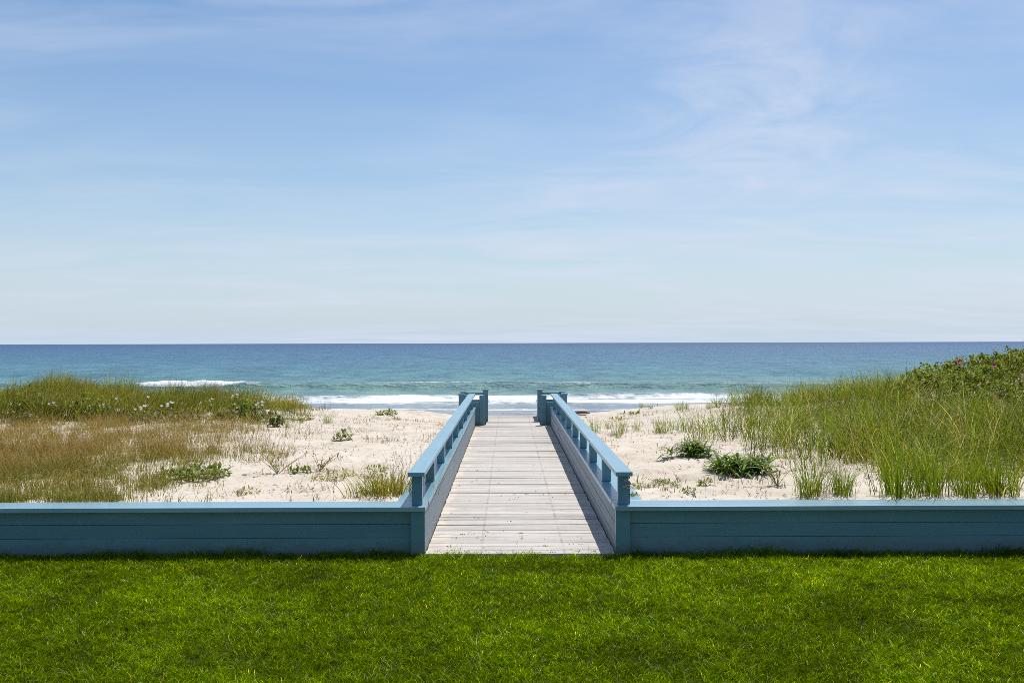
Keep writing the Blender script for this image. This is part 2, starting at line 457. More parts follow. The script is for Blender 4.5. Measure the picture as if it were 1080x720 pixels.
# ------------------------------------------------------------------ boardwalk
WX, WOUT = 0.82, 1.06                       # inner / outer face of the low side walls
ENDY = 23.5
bw = empty('boardwalk', (0, 8.13, 0), 'weathered pale plank boardwalk running from the lawn to the sea', 'boardwalk')
mb = MB(); y = 8.13
while y < ENDY:
    w = 0.138 + random.uniform(-0.004, 0.004); gap = random.uniform(0.002, 0.005) if random.random() > 0.08 else random.uniform(0.006, 0.010)
    narrow = y > 20.75
    hw = 0.60 if narrow else WX - 0.006
    o = 0 if narrow else random.uniform(-0.003, 0.003)
    t = random.choice((random.uniform(0.78, 0.95), random.uniform(0.92, 1.08), random.uniform(0.95, 1.1)))
    z = random.uniform(-0.004, 0.003)
    mb.box(-hw + o, hw + o, y, y + w, -0.038 + z, z, tint=t, rot=random.uniform(-0.0018, 0.0018), dz=(random.uniform(-.003, .003), random.uniform(-.003, .003)))
    y += w + gap
mb.build('deck_boards', M['deck'], bw, 0.004, (0, 8.13, 0))
mb = MB()
for x in (-0.7, -0.36, 0.0, 0.36, 0.7):
    e = ENDY if abs(x) < 0.5 else 20.7
    mb.box(x - 0.02, x + 0.02, 8.16, e - 0.03, -0.20, -0.046)
mb.build('joists', M['drift'], bw, 0, (0, 8.13, 0))

def side_rail(s, label):
    root = empty('side_railing', (s * 0.94, 8.12, 0), label, 'railing', 'railings along the boardwalk')
    org = (s * 0.94, 8.12, 0)
    def bx(mb, xa, xb, *a, **k):
        x0, x1 = sorted((s * xa, s * xb)); mb.box(x0, x1, *a, **k)
    Y0, Y1 = 8.192, 20.72
    # inner and outer cladding: three boards high
    zs = [(-0.045, 0.116), (0.123, 0.235), (0.242, 0.357)]
    for nm, xa, xb, mat, zz in (('inner_cladding', WX, WX + 0.024, M['paint_worn'], zs), ('outer_cladding', WOUT - 0.024, WOUT, M['paint'], zs)):
        mb = MB()
        cuts = [Y0 if xa < 0.9 else 8.236, 12.4, 16.6, Y1]
        for a_, b_ in zip(cuts[:-1], cuts[1:]):
            for (z0, z1) in zz: bx(mb, xa, xb, a_ + 0.001, b_ - 0.001, z0, z1, tint=random.uniform(0.92, 1.06))
        mb.build(nm, mat, root, 0.0035, org)
    mb = MB(); bx(mb, WX + 0.027, WOUT - 0.027, 8.236, Y1 - 0.01, -0.3, 0.352)
    mb.build('wall_core', M['gap'], root, 0, org)
    mb = MB()
    c0 = 8.425
    for a_, b_ in ((c0, 12.9), (12.902, 17.2), (17.202, Y1 + 0.02)):
        bx(mb, WX - 0.012, WOUT + 0.03, a_, b_, 0.360, 0.400, tint=random.uniform(0.97, 1.03))
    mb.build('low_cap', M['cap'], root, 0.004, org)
    # short posts on the cap
    for k in range(9):
        yy = 8.20 if k == 0 else 9.58 + 1.5 * (k - 1)
        if yy > 20.3: continue
        mb = MB(); jx = 0 if k == 0 else random.uniform(-.005, .005); bx(mb, 0.848 + jx, 0.938 + jx, yy, yy + 0.09, 0.4005, 0.6505, rot=0 if k == 0 else random.uniform(-.03, .03), tint=random.uniform(0.9, 1.08))
        mb.build('post', M['paint'], root, 0.004, org)
    mb = MB()
    seam = 19.0 if s < 0 else 14.3
    for a_, b_ in ((8.155, seam), (seam + 0.004, Y1 + 0.03)):
        bx(mb, 0.822, 0.968, a_, b_, 0.651, 0.689)
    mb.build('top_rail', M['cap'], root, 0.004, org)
    mb = MB(); bx(mb, 0.852, 0.936, 8.30, Y1, 0.628, 0.650)
    # end post that stands on the deck
    mb = MB(); bx(mb, 0.615, 0.735, 20.74, 20.86, -0.04, 0.652); mb.build('end_post', M['paint'], root, 0.004, org)
    mb = MB(); bx(mb, 0.737, 0.90, 20.76, 20.80, -0.04, 0.505); mb.build('end_panel', M['paint_x'], root, 0.003, org)
    if s > 0:
        for (px, yy, zz) in ((630, 9.45, 0.18), (596, 12.9, 0.20), (581, 17.5, 0.20)):
            V, Q, T = tube_mesh('h', [(WX - 0.0015, yy, zz), (WX + 0.01, yy, zz)], 0.020, 14)
            V = V - np.array(org)
            link('drain_hole', raw_mesh('drain_hole', V, quads=Q, tris=T), M['gap'], root)
        # iron hook and narrow rusty brown strip on the near post
        mb = MB(); mb.box(0.9385, 0.951, 8.215, 8.262, 0.405, 0.60); mb.build('brown_strip', M['brown_mat'], root, 0.002, org)
        pts = [(0.925 + 0.030 * math.sin(t * 1.9) * (0.5 + t / 7), 8.178 + 0.016 * math.cos(t * 1.9), 0.652 - 0.016 * t) for t in np.linspace(0, 7, 40)]
        V, Q, T = tube_mesh('h', pts, 0.0055, 6); V = V - np.array(org)
        link('hook', raw_mesh('hook', V, quads=Q, tris=T, smooth=True), M['metal'], root)
    return root
side_rail(-1, 'pale blue wooden railing on low board wall along the left edge of the boardwalk')
side_rail(1, 'blue wooden railing with drain holes and an iron hook along the right boardwalk edge')

def end_bay(s, label):
    org = (s * 0.95, 21.3, 0)
    root = empty('landing_railing', org, label, 'railing', 'railing bays at the seaward end')
    def bx(mb, xa, xb, *a, **k):
        x0, x1 = sorted((s * xa, s * xb)); mb.box(x0, x1, *a, **k); return mb
    for (xa, y0, top) in ((1.08, 20.86, 0.655), (1.08, 21.72, 0.655), (0.565, 21.72, 0.705)):
        bx(MB(), xa, xa + 0.115, y0, y0 + 0.115, -0.3, top).build('post', M['paint'], root, 0.004, org)
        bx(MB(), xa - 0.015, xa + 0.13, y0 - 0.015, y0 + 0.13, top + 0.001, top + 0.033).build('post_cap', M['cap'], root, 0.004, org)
    bx(MB(), 0.972, 1.078, 20.89, 20.935, 0.615, 0.654).build('front_rail', M['paint_x'], root, 0.003, org)
    bx(MB(), 0.682, 1.078, 21.75, 21.795, 0.620, 0.660).build('rear_rail', M['paint_x'], root, 0.003, org)
    bx(MB(), 1.115, 1.16, 20.977, 21.718, 0.615, 0.654).build('outer_rail', M['paint'], root, 0.003, org)
    bx(MB(), 0.682, 1.078, 21.76, 21.785, -0.2, 0.50).build('rear_panel', M['paint_x'], root, 0.003, org)
    bx(MB(), 1.125, 1.15, 20.977, 21.718, -0.2, 0.48).build('outer_panel', M['paint'], root, 0.003, org)
    bx(MB(), 0.605, 0.665, 21.84, 23.38, -0.3, 0.372).build('inner_wall', M['paint_worn'], root, 0.003, org)
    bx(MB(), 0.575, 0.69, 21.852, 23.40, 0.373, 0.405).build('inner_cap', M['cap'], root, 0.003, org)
    return root
end_bay(-1, 'open square blue railing bay at the seaward end of the boardwalk, on its left side')
end_bay(1, 'open square blue railing bay at the seaward end of the boardwalk, beside the driftwood')

def retaining(s, label):
    org = (s * 1.0, 8.2, 0)
    root = empty('retaining_wall', org, label, 'wall', 'low blue walls holding back the dune')
    def bx(mb, xa, xb, *a, **k):
        x0, x1 = sorted((s * xa, s * xb)); mb.box(x0, x1, *a, **k); return mb
    XE = 16.0
    mb = MB()
    for r_, (z0, z1) in enumerate(((-0.1, 0.1195), (0.122, 0.2375), (0.240, 0.357))):
        cuts = [0.945, 7.4 + 0.7 * r_, XE]
        for a_, b_ in zip(cuts[:-1], cuts[1:]):
            bx(mb, a_ + 0.001, b_ - 0.001, 8.20, 8.226, z0, z1, tint=random.uniform(0.93, 1.06))
    mb.build('wall_boards', M['paint_x'], root, 0.002, org)
    bx(MB(), 1.062, XE, 8.229, 8.232, -0.1, 0.35).build('wall_core', M['gap'], root, 0, org)
    mb = MB()
    cuts = [0.812, 5.9, 11.0, XE]
    for a_, b_ in zip(cuts[:-1], cuts[1:]):
        bx(mb, a_, b_ - 0.002, 8.105, 8.42, 0.3605, 0.4005, tint=random.uniform(0.97, 1.03))
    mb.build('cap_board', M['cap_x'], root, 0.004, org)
    bx(MB(), 0.82, 0.942, 8.14, 8.188, -0.1, 0.357).build('corner_post', M['paint_x'], root, 0.004, org)
    return root
retaining(-1, 'low dark blue board wall along the lawn in front of the brown grass')
retaining(1, 'low dark blue board wall along the lawn in front of the tall green dune grass')

# ------------------------------------------------------------------ blades
def blades(base, h, w, az, lean, curve, croot, ctip, segs=3, twist=None):
    n = len(h); t = np.linspace(0, 1, segs + 1)
    d = np.stack([np.cos(az), np.sin(az), np.zeros(n)], -1)
    tw = az + np.pi / 2 + (0 if twist is None else twist)
    s = np.stack([np.cos(tw), np.sin(tw), np.zeros(n)], -1)
    hor = h[:, None] * (lean[:, None] * t + curve[:, None] * t ** 2)
    ver = h[:, None] * (t - 0.42 * np.minimum(curve[:, None], 1.6) * t ** 2.4 - 0.12 * lean[:, None] * t)
    cen = base[:, None, :] + d[:, None, :] * hor[..., None]
    cen[..., 2] += ver
    wid = w[:, None] * (1 - t ** 1.6) * 0.5 * (0.75 + 0.5 * t)
    L = cen - s[:, None, :] * wid[..., None]; Rr = cen + s[:, None, :] * wid[..., None]
    body = np.stack([L[:, :-1], Rr[:, :-1]], 2).reshape(n, segs * 2, 3)
    V = np.concatenate([body, cen[:, -1:]], 1)
    nv = segs * 2 + 1
    cc = croot[:, None, :] + (ctip - croot)[:, None, :] * t[None, :, None]
    C = np.concatenate([np.repeat(cc[:, :-1], 2, 1), cc[:, -1:]], 1)
    b0 = (np.arange(n) * nv)[:, None]
    Q = []
    for k in range(segs - 1):
        Q.append(b0 + np.array([[2 * k, 2 * k + 1, 2 * k + 3, 2 * k + 2]]))
    Q = np.stack(Q, 1).reshape(-1, 4) if Q else None
    k = segs - 1
    T = b0 + np.array([[2 * k, 2 * k + 1, 2 * k + 2]])
    return V.reshape(-1, 3), Q, T, C.reshape(-1, 3)

def join(parts):
    V = []; Q = []; T = []; C = []; o = 0
    for (v, q, t, c) in parts:
        V.append(v); C.append(c)
        if q is not None and len(q): Q.append(q + o)
        if t is not None and len(t): T.append(t + o)
        o += len(v)
    return (np.concatenate(V), np.concatenate(Q) if Q else None, np.concatenate(T) if T else None, np.concatenate(C))

def pick(cols, n, rng, jit=0.12, p=None):
    cols = np.array(cols, float)
    i = rng.choice(len(cols), n, p=p)
    return cols[i] * (1 + jit * rng.standard_normal((n, 1))).clip(0.5, 1.6)

def U(rng, a, b, n): return rng.uniform(a, b, n)

# lawn
def make_lawn():
    rng = np.random.default_rng(5)
    n = 470000
    Y = 4.2 + (8.195 - 4.2) * rng.random(n) ** 1.0
    X = (rng.random(n) * 2 - 1) * (0.62 * Y + 0.75)
    ok = (Y < 8.13) | (np.abs(X) > 0.96)
    X, Y = X[ok], Y[ok]; n = len(X)
    den = fbm(X, Y, 0.10, 81, 2)
    keep = rng.random(n) < 0.15 + 1.3 * den
    X, Y = X[keep], Y[keep]; n = len(X)
    big = fbm(X, Y, 0.55, 83, 3)
    clump = fbm(X, Y, 0.085, 85, 2)
    az = 2 * np.pi * 2.2 * fbm(X, Y, 0.12, 87, 2) + rng.normal(0, 1.3, n)
    h = (0.028 + 0.036 * clump + 0.012 * big) * rng.uniform(0.6, 1.3, n)
    edge = np.abs(Y - 8.17) < 0.07
    h = np.where(edge, h * rng.uniform(0.8, 1.7, n) * (0.35 + 1.5 * fbm(X, Y, 0.30, 88, 2)), h)
    lean = rng.uniform(0.05, 0.85, n); curve = rng.uniform(0.1, 1.1, n)
    ct = pick([(0.135, 0.225, 0.001), (0.076, 0.140, 0.001), (0.30, 0.405, 0.002), (0.60, 0.62, 0.30)], n, rng, 0.25, [0.41, 0.27, 0.295, 0.025])  # rare palest tone stands in for sky glints on glossy blades
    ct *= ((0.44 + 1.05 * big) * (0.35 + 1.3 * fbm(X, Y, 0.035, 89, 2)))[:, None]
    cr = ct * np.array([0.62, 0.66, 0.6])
    dead = rng.random(n) < 0.006
    ct[dead] = (0.30, 0.26, 0.13)
    base = np.stack([X, Y, np.full(n, LZ - 0.003)], -1)
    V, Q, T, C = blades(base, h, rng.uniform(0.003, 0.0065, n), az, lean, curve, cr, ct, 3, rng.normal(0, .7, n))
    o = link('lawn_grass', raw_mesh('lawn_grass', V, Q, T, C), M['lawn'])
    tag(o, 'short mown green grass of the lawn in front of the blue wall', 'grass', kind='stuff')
make_lawn()

GREENS = [(0.125, 0.200, 0.010), (0.185, 0.260, 0.016), (0.075, 0.132, 0.008), (0.27, 0.285, 0.050), (0.52, 0.47, 0.24)]

def clumped(rng, ncl, xr, yr, per, spread, mask):
    cx = rng.uniform(*xr, ncl); cy = rng.uniform(*yr, ncl)
    k = rng.random(ncl) < mask(cx, cy)
    cx, cy = cx[k], cy[k]
    m_ = rng.integers(per[0], per[1], len(cx))
    idx = np.repeat(np.arange(len(cx)), m_)
    X = cx[idx] + rng.normal(0, spread, len(idx)); Y = cy[idx] + rng.normal(0, spread, len(idx))
    return X, Y, idx, len(cx)

# tall dune grass on the right-hand slope
def dune_right_mask(X, Y):
    b = 2.8 + 2.0 * sst(13.5, 20, Y)
    nn = fbm(X, Y, 1.1, 91, 3)
    edge = sst(-0.5, 2.3, X - b + 2.0 * (nn - 0.5))
    bare = np.exp(-((X - 5.7) / 0.9) ** 2 - ((Y - 18.3) / 1.0) ** 2)
    low = 0.30 + 0.80 * sst(9.0, 11.2, Y + 0.9 * (X - 3.7))
    shrub = sst(6.2, 7.2, X - 0.42 * np.abs(Y - 16.6)) * sst(13.9, 14.7, Y)
    low = low * (1 - 0.72 * shrub)
    return edge * (1 - bare) * low * (0.25 + 1.2 * nn) * sst(8.5, 8.9, Y)

def make_dune_right():
    rng = np.random.default_rng(21)
    X, Y, idx, nc = clumped(rng, 3200, (2.2, 14.5), (8.5, 22.5), (18, 44), 0.105, dune_right_mask)
    n = len(X); Z = terrain(X, Y)
    ch = rng.uniform(0.75, 1.2, nc)[idx]
    sz = (0.42 + 0.26 * sst(9, 12, Y)) * (1 - 0.22 * sst(16, 20, Y)) * (0.7 + 0.6 * fbm(X, Y, 1.0, 98, 2))
    h = sz * ch * rng.uniform(0.55, 1.2, n)
    caz = rng.uniform(0, 2 * np.pi, nc)[idx]
    az = np.where(rng.random(n) < 0.5, caz, rng.uniform(0, 2 * np.pi, n)) + rng.normal(0, 0.6, n)
    lean = np.abs(rng.normal(0.14, 0.20, n)); curve = np.abs(rng.normal(0.45, 0.42, n))
    ct = pick(GREENS, n, rng, 0.16, [0.28, 0.27, 0.17, 0.19, 0.09])
    ct *= (rng.uniform(0.5, 1.4, nc)[idx] * (0.55 + 0.9 * fbm(X, Y, 0.9, 99, 3)))[:, None]
    ct[:, 0] *= rng.uniform(0.85, 1.25, nc)[idx]
    cr = ct * np.array([1.0, 0.85, 0.9])
    stalk = rng.random(n) < 0.05
    ct[stalk] = (0.62, 0.54, 0.34); cr[stalk] = (0.34, 0.28, 0.13); h[stalk] *= 1.2; curve[stalk] *= 1.7
    V, Q, T, C = blades(np.stack([X, Y, Z - 0.01], -1), h, rng.uniform(0.006, 0.011, n), az, lean, curve, cr, ct, 5, rng.normal(0, .9, n))
    o = link('dune_grass', raw_mesh('dune_grass', V, Q, T, C), M['dune'])
    tag(o, 'tall olive green dune grass covering the slope on the right', 'grass', kind='stuff')
make_dune_right()

# crest grass on the left
def make_crest_left():
    rng = np.random.default_rng(31)
    def mask(X, Y):
        nn = fbm(X, Y, 0.9, 95, 3)
        xb = -3.6 + 0.5 * (Y - 20)*0
        front = 17.3 + 0.5 * (fbm(X, X * 0, 1.4, 96, 2) - 0.5)
        e = sst(0, 0.8, Y - front - 1.5 * sst(-5.5, -3.6, X)) * sst(0.2, 1.8, -3.9 - X + 0.9 * (nn - 0.5)) 
        return e * (0.5 + 1.0 * nn)
    X, Y, idx, nc = clumped(rng, 3100, (-15.5, -3.2), (16.8, 22.6), (14, 32), 0.09, mask)
    n = len(X); Z = terrain(X, Y)
    taper = 0.55 + 0.45 * sst(-4.2, -7.0, X)
    h = 0.46 * (0.35 + 1.3 * fbm(X, Y, 0.7, 97, 2)) * taper * rng.uniform(0.7, 1.25, nc)[idx] * rng.uniform(0.5, 1.2, n)
    az = rng.normal(0.3, 1.3, n)
    lean = np.abs(rng.normal(0.12, 0.14, n)); curve = np.abs(rng.normal(0.35, 0.28, n))
    ct = pick([(0.215, 0.225, 0.028), (0.145, 0.180, 0.018), (0.31, 0.28, 0.075), (0.46, 0.38, 0.20), (0.085, 0.135, 0.012)], n, rng, 0.14, [.30, .24, .22, .12, .12])
    ct *= (rng.uniform(0.55, 1.35, nc)[idx] * (0.6 + 0.8 * fbm(X, Y, 0.8, 94, 2)))[:, None]
    ct[:, 0] *= rng.uniform(0.85, 1.25, nc)[idx]
    V, Q, T, C = blades(np.stack([X, Y, Z - 0.01], -1), h, rng.uniform(0.006, 0.010, n), az, lean, curve, ct * 0.9, ct, 4, rng.normal(0, .9, n))
    o = link('crest_grass', raw_mesh('crest_grass', V, Q, T, C), M['dune'])
    tag(o, 'olive dune grass along the crest on the left, in front of the sea', 'grass', kind='stuff')
make_crest_left()

# reddish brown thin grass on the left flat
def make_brown():
    rng = np.random.default_rng(41)
    n = 170000
    X = rng.uniform(-12.5, -2.6, n); Y = rng.uniform(8.48, 17.6, n)
    nn = fbm(X, Y, 0.8, 101, 3); fine = fbm(X, Y, 0.22, 103, 2)
    xb = -2.55 - 0.13 * (Y - 8.5) + 1.9 * (nn - 0.5) + 1.1 * (fbm(X, Y, 0.3, 107, 2) - 0.5)
    d = np.clip((xb - X) / 3.0, 0, 1) ** 1.3 * (0.12 + 0.88 * sst(0.36, 0.62, fine)) * (0.55 + 0.75 * sst(0.3, 0.6, fbm(X, Y, 0.55, 109, 2))) * (1 - 0.35 * sst(8.3, 10.5, 19.2 - Y) * 0)
    n2 = 190000; X2 = rng.uniform(-9.5, -2.6, n2); Y2 = rng.uniform(8.48, 12.8, n2)
    X = np.concatenate([X, X2]); Y = np.concatenate([Y, Y2]); n = n + n2
    nn = fbm(X, Y, 0.8, 101, 3); fine = fbm(X, Y, 0.22, 103, 2)
    xb = -2.55 - 0.13 * (Y - 8.5) + 1.9 * (nn - 0.5) + 1.1 * (fbm(X, Y, 0.3, 107, 2) - 0.5)
    d = np.clip((xb - X) / 3.0, 0, 1) ** 1.3 * (0.12 + 0.88 * sst(0.36, 0.62, fine)) * (0.55 + 0.75 * sst(0.3, 0.6, fbm(X, Y, 0.55, 109, 2)))
    k = rng.random(n) < d
    X, Y = X[k], Y[k]; n = len(X); Z = terrain(X, Y)
    far = sst(10.0, 13.0, Y + 0.8 * (fbm(X, Y, 1.2, 105, 2) - 0.5) * 3)
    green = rng.random(n) > 0.25 + 0.50 * far
    brown = pick([(0.36, 0.205, 0.055), (0.47, 0.30, 0.085), (0.58, 0.44, 0.20), (0.25, 0.145, 0.045)], n, rng, 0.15)
    gr = pick([(0.23, 0.26, 0.025), (0.36, 0.33, 0.06), (0.14, 0.20, 0.016)], n, rng, 0.15)
    ct = np.where(green[:, None], gr, brown); cr = np.where(green[:, None], gr * 0.9, 0.5 * gr + 0.5 * brown)
    h = np.where(green, rng.uniform(0.05, 0.19, n), rng.uniform(0.10, 0.32, n))
    V, Q, T, C = blades(np.stack([X, Y, Z - 0.005], -1), h, np.where(green, rng.uniform(0.004, 0.009, n), rng.uniform(0.003, 0.006, n)), rng.uniform(0, 6.28, n),
                        np.abs(rng.normal(0.12, 0.2, n)), np.abs(rng.normal(0.25, 0.3, n)), cr, ct, 3, rng.normal(0, .9, n))
    o = link('brown_grass', raw_mesh('brown_grass', V, Q, T, C), M['dry'])
    tag(o, 'thin reddish brown grass growing through the sand behind the left wall', 'grass', kind='stuff')
make_brown()

# leaves --------------------------------------------------------------
def leaves(base, length, width, yaw, pitch, curl, col, segs=3):
    """broad leaves: base point, pointing along yaw, rising by pitch, arching down by curl"""
    n = len(length); t = np.linspace(0, 1, segs + 1)
    d = np.stack([np.cos(yaw), np.sin(yaw), np.zeros(n)], -1); s = np.stack([-np.sin(yaw), np.cos(yaw), np.zeros(n)], -1)
    ang = pitch[:, None] - curl[:, None] * (t[None, :-1] + 0.5 / segs)
    dl = length[:, None] / segs
    hor = np.concatenate([np.zeros((n, 1)), np.cumsum(np.cos(ang) * dl, 1)], 1)
    ver = np.concatenate([np.zeros((n, 1)), np.cumsum(np.sin(ang) * dl, 1)], 1)
    cen = base[:, None, :] + d[:, None, :] * hor[..., None]; cen[..., 2] += ver
    prof = np.sin(np.pi * (0.12 + 0.88 * t) ** 0.8)
    wid = 0.5 * width[:, None] * prof
    L = cen - s[:, None] * wid[..., None]; Rr = cen + s[:, None] * wid[..., None]
    L[..., 2] += 0.25 * wid; Rr[..., 2] += 0.25 * wid
    body = np.stack([L[:, :-1], cen[:, :-1], Rr[:, :-1]], 2).reshape(n, segs * 3, 3)
    V = np.concatenate([body, cen[:, -1:]], 1); nv = segs * 3 + 1
    b0 = (np.arange(n) * nv)[:, None]; Q = []
    for k in range(segs - 1):
        for j in (0, 1):
            Q.append(b0 + np.array([[3 * k + j, 3 * k + j + 1, 3 * k + j + 4, 3 * k + j + 3]]))
    Q = np.stack(Q, 1).reshape(-1, 4); k = segs - 1
    T = np.concatenate([b0 + np.array([[3 * k, 3 * k + 1, 3 * k + 3]]), b0 + np.array([[3 * k + 1, 3 * k + 2, 3 * k + 3]])])
    C = np.repeat(col[:, None, :], nv, 1)
    return V.reshape(-1, 3), Q, T, C.reshape(-1, 3)

# rose shrub on the right-hand ridge
def make_rose():
    rng = np.random.default_rng(51)
    o0 = np.array((9.8, 16.4, 0.0)); o0[2] = float(terrain(o0[0], o0[1]))
    root = empty('rose_shrub', tuple(o0), 'dense green rose shrub with a few pink blooms on top of the right slope', 'shrub')
    def canopy(X, Y):
        # height above the ground of the shrub's top
        e = sst(0, 1.1, X - (6.15 + 0.42 * np.abs(Y - 16.6) + 0.9 * (fbm(X, Y, 0.9, 111, 2) - 0.5)))
        e = e * sst(0, 1.0, Y - (13.6 + 0.5 * (fbm(X, X * 0, 1.1, 113, 2) - 0.5) - 0.1 * (X - 9))) * (1 - sst(18.4, 20, Y))
        return e * (0.20 + 0.46 * fbm(X, Y, 0.75, 115, 3))
    ns = 4200
    X = rng.uniform(5.8, 15.0, ns); Y = rng.uniform(13.2, 20, ns)
    H = canopy(X, Y); k = H > 0.09
    X, Y, H = X[k], Y[k], H[k]; ns = len(X)
    top = H - 0.09 + np.abs(rng.normal(0, 0.05, ns)) + 0.10 * (fbm(X, Y, 0.3, 117, 2) - 0.5)
    slen = np.minimum(rng.uniform(0.12, 0.34, ns), top)
    la, lr = rng.uniform(0, 6.28, ns), rng.uniform(0.0, 0.5, ns)
    idx = np.repeat(np.arange(ns), rng.integers(11, 19, ns)); n = len(idx)
    t = rng.random(n) ** 0.8
    Zg = terrain_smooth(X, Y)
    Z = (Zg + top)[idx] - (1 - t) * slen[idx]
    X = X[idx] + np.cos(la)[idx] * lr[idx] * t * slen[idx] + rng.normal(0, 0.022, n)
    Y = Y[idx] + np.sin(la)[idx] * lr[idx] * t * slen[idx] + rng.normal(0, 0.022, n)
    col = pick([(0.095, 0.150, 0.006), (0.165, 0.225, 0.008), (0.27, 0.32, 0.014), (0.27, 0.22, 0.03), (0.18, 0.10, 0.03)], n, rng, 0.15, [.32, .32, .2, .1, .06])
    col *= (0.55 + 0.9 * fbm(X, Y, 0.22, 119, 3))[:, None]
    V, Q, T, C = leaves(np.stack([X, Y, Z], -1) - o0, rng.uniform(0.045, 0.085, n), rng.uniform(0.036, 0.058, n), rng.uniform(0, 6.28, n), rng.normal(0.25, 0.55, n), rng.uniform(0.2, 0.8, n), col, 2)
    link('foliage', raw_mesh('foliage', V, Q, T, C), M['leaf'], root)
    # twigs
    parts = []
    for i in range(420):
        x = rng.uniform(6.8, 14.5); y = rng.uniform(14, 19); h = float(canopy(np.array([x]), np.array([y]))[0])
        if h < 0.15: continue
        z = float(terrain_smooth(x, y)); a = rng.uniform(0, 6.28)
        p = [(x, y, z - 0.03), (x + 0.08 * math.cos(a), y + 0.08 * math.sin(a), z + h * 0.45), (x + 0.17 * math.cos(a), y + 0.17 * math.sin(a), z + h * 0.97)]
        v, q, t = tube_mesh('t', p, [0.008, 0.006, 0.003], 4)
        parts.append((v - o0, q, t, np.full((len(v), 3), 0.1)))
    V, Q, T, C = join(parts)
    link('branch', raw_mesh('branch', V, Q, T, C), M['twig'], root)['kind'] = 'stuff'
    # pink blooms
    for (px, Y_) in ((1012, 16.8), (962, 16.0), (1023, 15.2), (1049, 16.0)):
        X_ = (px - 536) * Y_ / F + CAMX
        z = float(terrain_smooth(X_, Y_)) + float(canopy(np.array([X_]), np.array([Y_]))[0]) + 0.11
        m_ = 8
        yaw = np.arange(m_) * 6.283 / m_ + rng.uniform(0, 1)
        V, Q, T, C = leaves(np.zeros((m_, 3)), np.full(m_, 0.052), np.full(m_, 0.048), yaw, np.full(m_, 0.75), np.full(m_, 0.5), pick([(0.55, 0.05, 0.22), (0.62, 0.08, 0.28)], m_, rng, 0.08), 3)
        fo = link('bloom', raw_mesh('bloom', V, Q, T, C), M['petal'], root, tuple(np.array((X_, Y_, z)) - o0)); fo.rotation_euler = (rng.uniform(0.5, 1.0), rng.uniform(-.3, .3), 0)
make_rose()

# lance-leaved dark green plants on the sand at the right
def lance_plant(name, label, px, py, width, seed, nst):
    rng = np.random.default_rng(seed)
    x, y, z = ground_at(px, py)
    root = empty(name, (x, y, z), label, 'plant')
    parts = []; stem_parts = []
    for i in range(nst):
        bx_, by_ = rng.normal(0, width * 0.24), rng.normal(0, width * 0.16)
        hh = rng.uniform(0.08, 0.15); ln = rng.uniform(-0.5, 0.5)
        m_ = rng.integers(11, 17)
        f = np.linspace(0.15, 1, m_)
        base = np.stack([bx_ + ln * 0.3 * f * hh, by_ + rng.normal(0, .05) * f * hh, hh * f], -1)
        L = rng.uniform(0.20, 0.33, m_) * (1.05 - 0.3 * f)
        yaw = np.arange(m_) * 2.4 + rng.uniform(0, 6)
        col = pick([(0.060, 0.125, 0.008), (0.095, 0.175, 0.012), (0.16, 0.25, 0.02), (0.26, 0.27, 0.05)], m_, rng, 0.15, [.4, .35, .2, .05])
        parts.append(leaves(base, L, L * 0.13, yaw, rng.uniform(0.55, 1.1, m_) * (0.5 + 0.6 * f), rng.uniform(0.8, 1.7, m_), col, 5))
        v, q, t = tube_mesh('s', [(bx_, by_, -0.02), (base[-1][0], base[-1][1], hh)], [0.006, 0.004], 5)
        link('stem', raw_mesh('stem', v, q, t), M['twig'], root)
    V, Q, T, C = join(parts); link('leaves', raw_mesh('leaves', V, Q, T, C, smooth=True), M['leaf'], root)
    return root
lance_plant('leafy_plant', 'smaller dark green plant with narrow arching leaves on bare sand, farther from the wall', 730, 481, 0.52, 61, 13)
lance_plant('leafy_plant', 'larger spreading dark green plant with narrow arching leaves at the edge of the dune grass', 781, 500, 0.78, 62, 22)

# grass tufts as things -----------------------------------------------
def tuft_mesh(seed, nb, h, spread, cols, lean=(0.1, 0.18), curve=(0.3, 0.3), w=(0.005, 0.009), p=None):
    rng = np.random.default_rng(seed)
    base = np.stack([rng.normal(0, spread, nb), rng.normal(0, spread, nb), np.full(nb, -0.02)], -1)
    az = np.arctan2(base[:, 1], base[:, 0]) + rng.normal(0, 0.7, nb)
    ct = pick(cols, nb, rng, 0.14, p)
    V, Q, T, C = blades(base, h * rng.uniform(0.45, 1.15, nb), rng.uniform(*w, nb), az, np.abs(rng.normal(*lean, nb)), np.abs(rng.normal(*curve, nb)), ct * 0.9, ct, 6, rng.normal(0, .9, nb))
    return raw_mesh('grass_tuft', V, Q, T, C)

BRIGHT = [(0.175, 0.235, 0.014), (0.245, 0.295, 0.025), (0.105, 0.165, 0.010), (0.46, 0.40, 0.17)]
wall_tufts = [tuft_mesh(200 + i, 160, 0.60, 0.075, BRIGHT, (0.08, 0.12), (0.22, 0.22), (0.006, 0.011), [.4, .3, .24, .06]) for i in range(3)]
sand_tufts = [tuft_mesh(210 + i, 60, 0.42, 0.06, BRIGHT, (0.1, 0.12), (0.2, 0.2), (0.005, 0.009), [.3, .38, .17, .15]) for i in range(3)]
for me in wall_tufts + sand_tufts: me.materials.append(M['dune'])

def place(me, name, x, y, z, sc, label, cat, group=None, rz=None):
    o = bpy.data.objects.new(name, me); COL.objects.link(o)
    o.location = (x, y, z); o.rotation_euler = (0, 0, random.uniform(0, 6.28) if rz is None else rz); o.scale = (sc, sc, sc)
    return tag(o, label, cat, group)

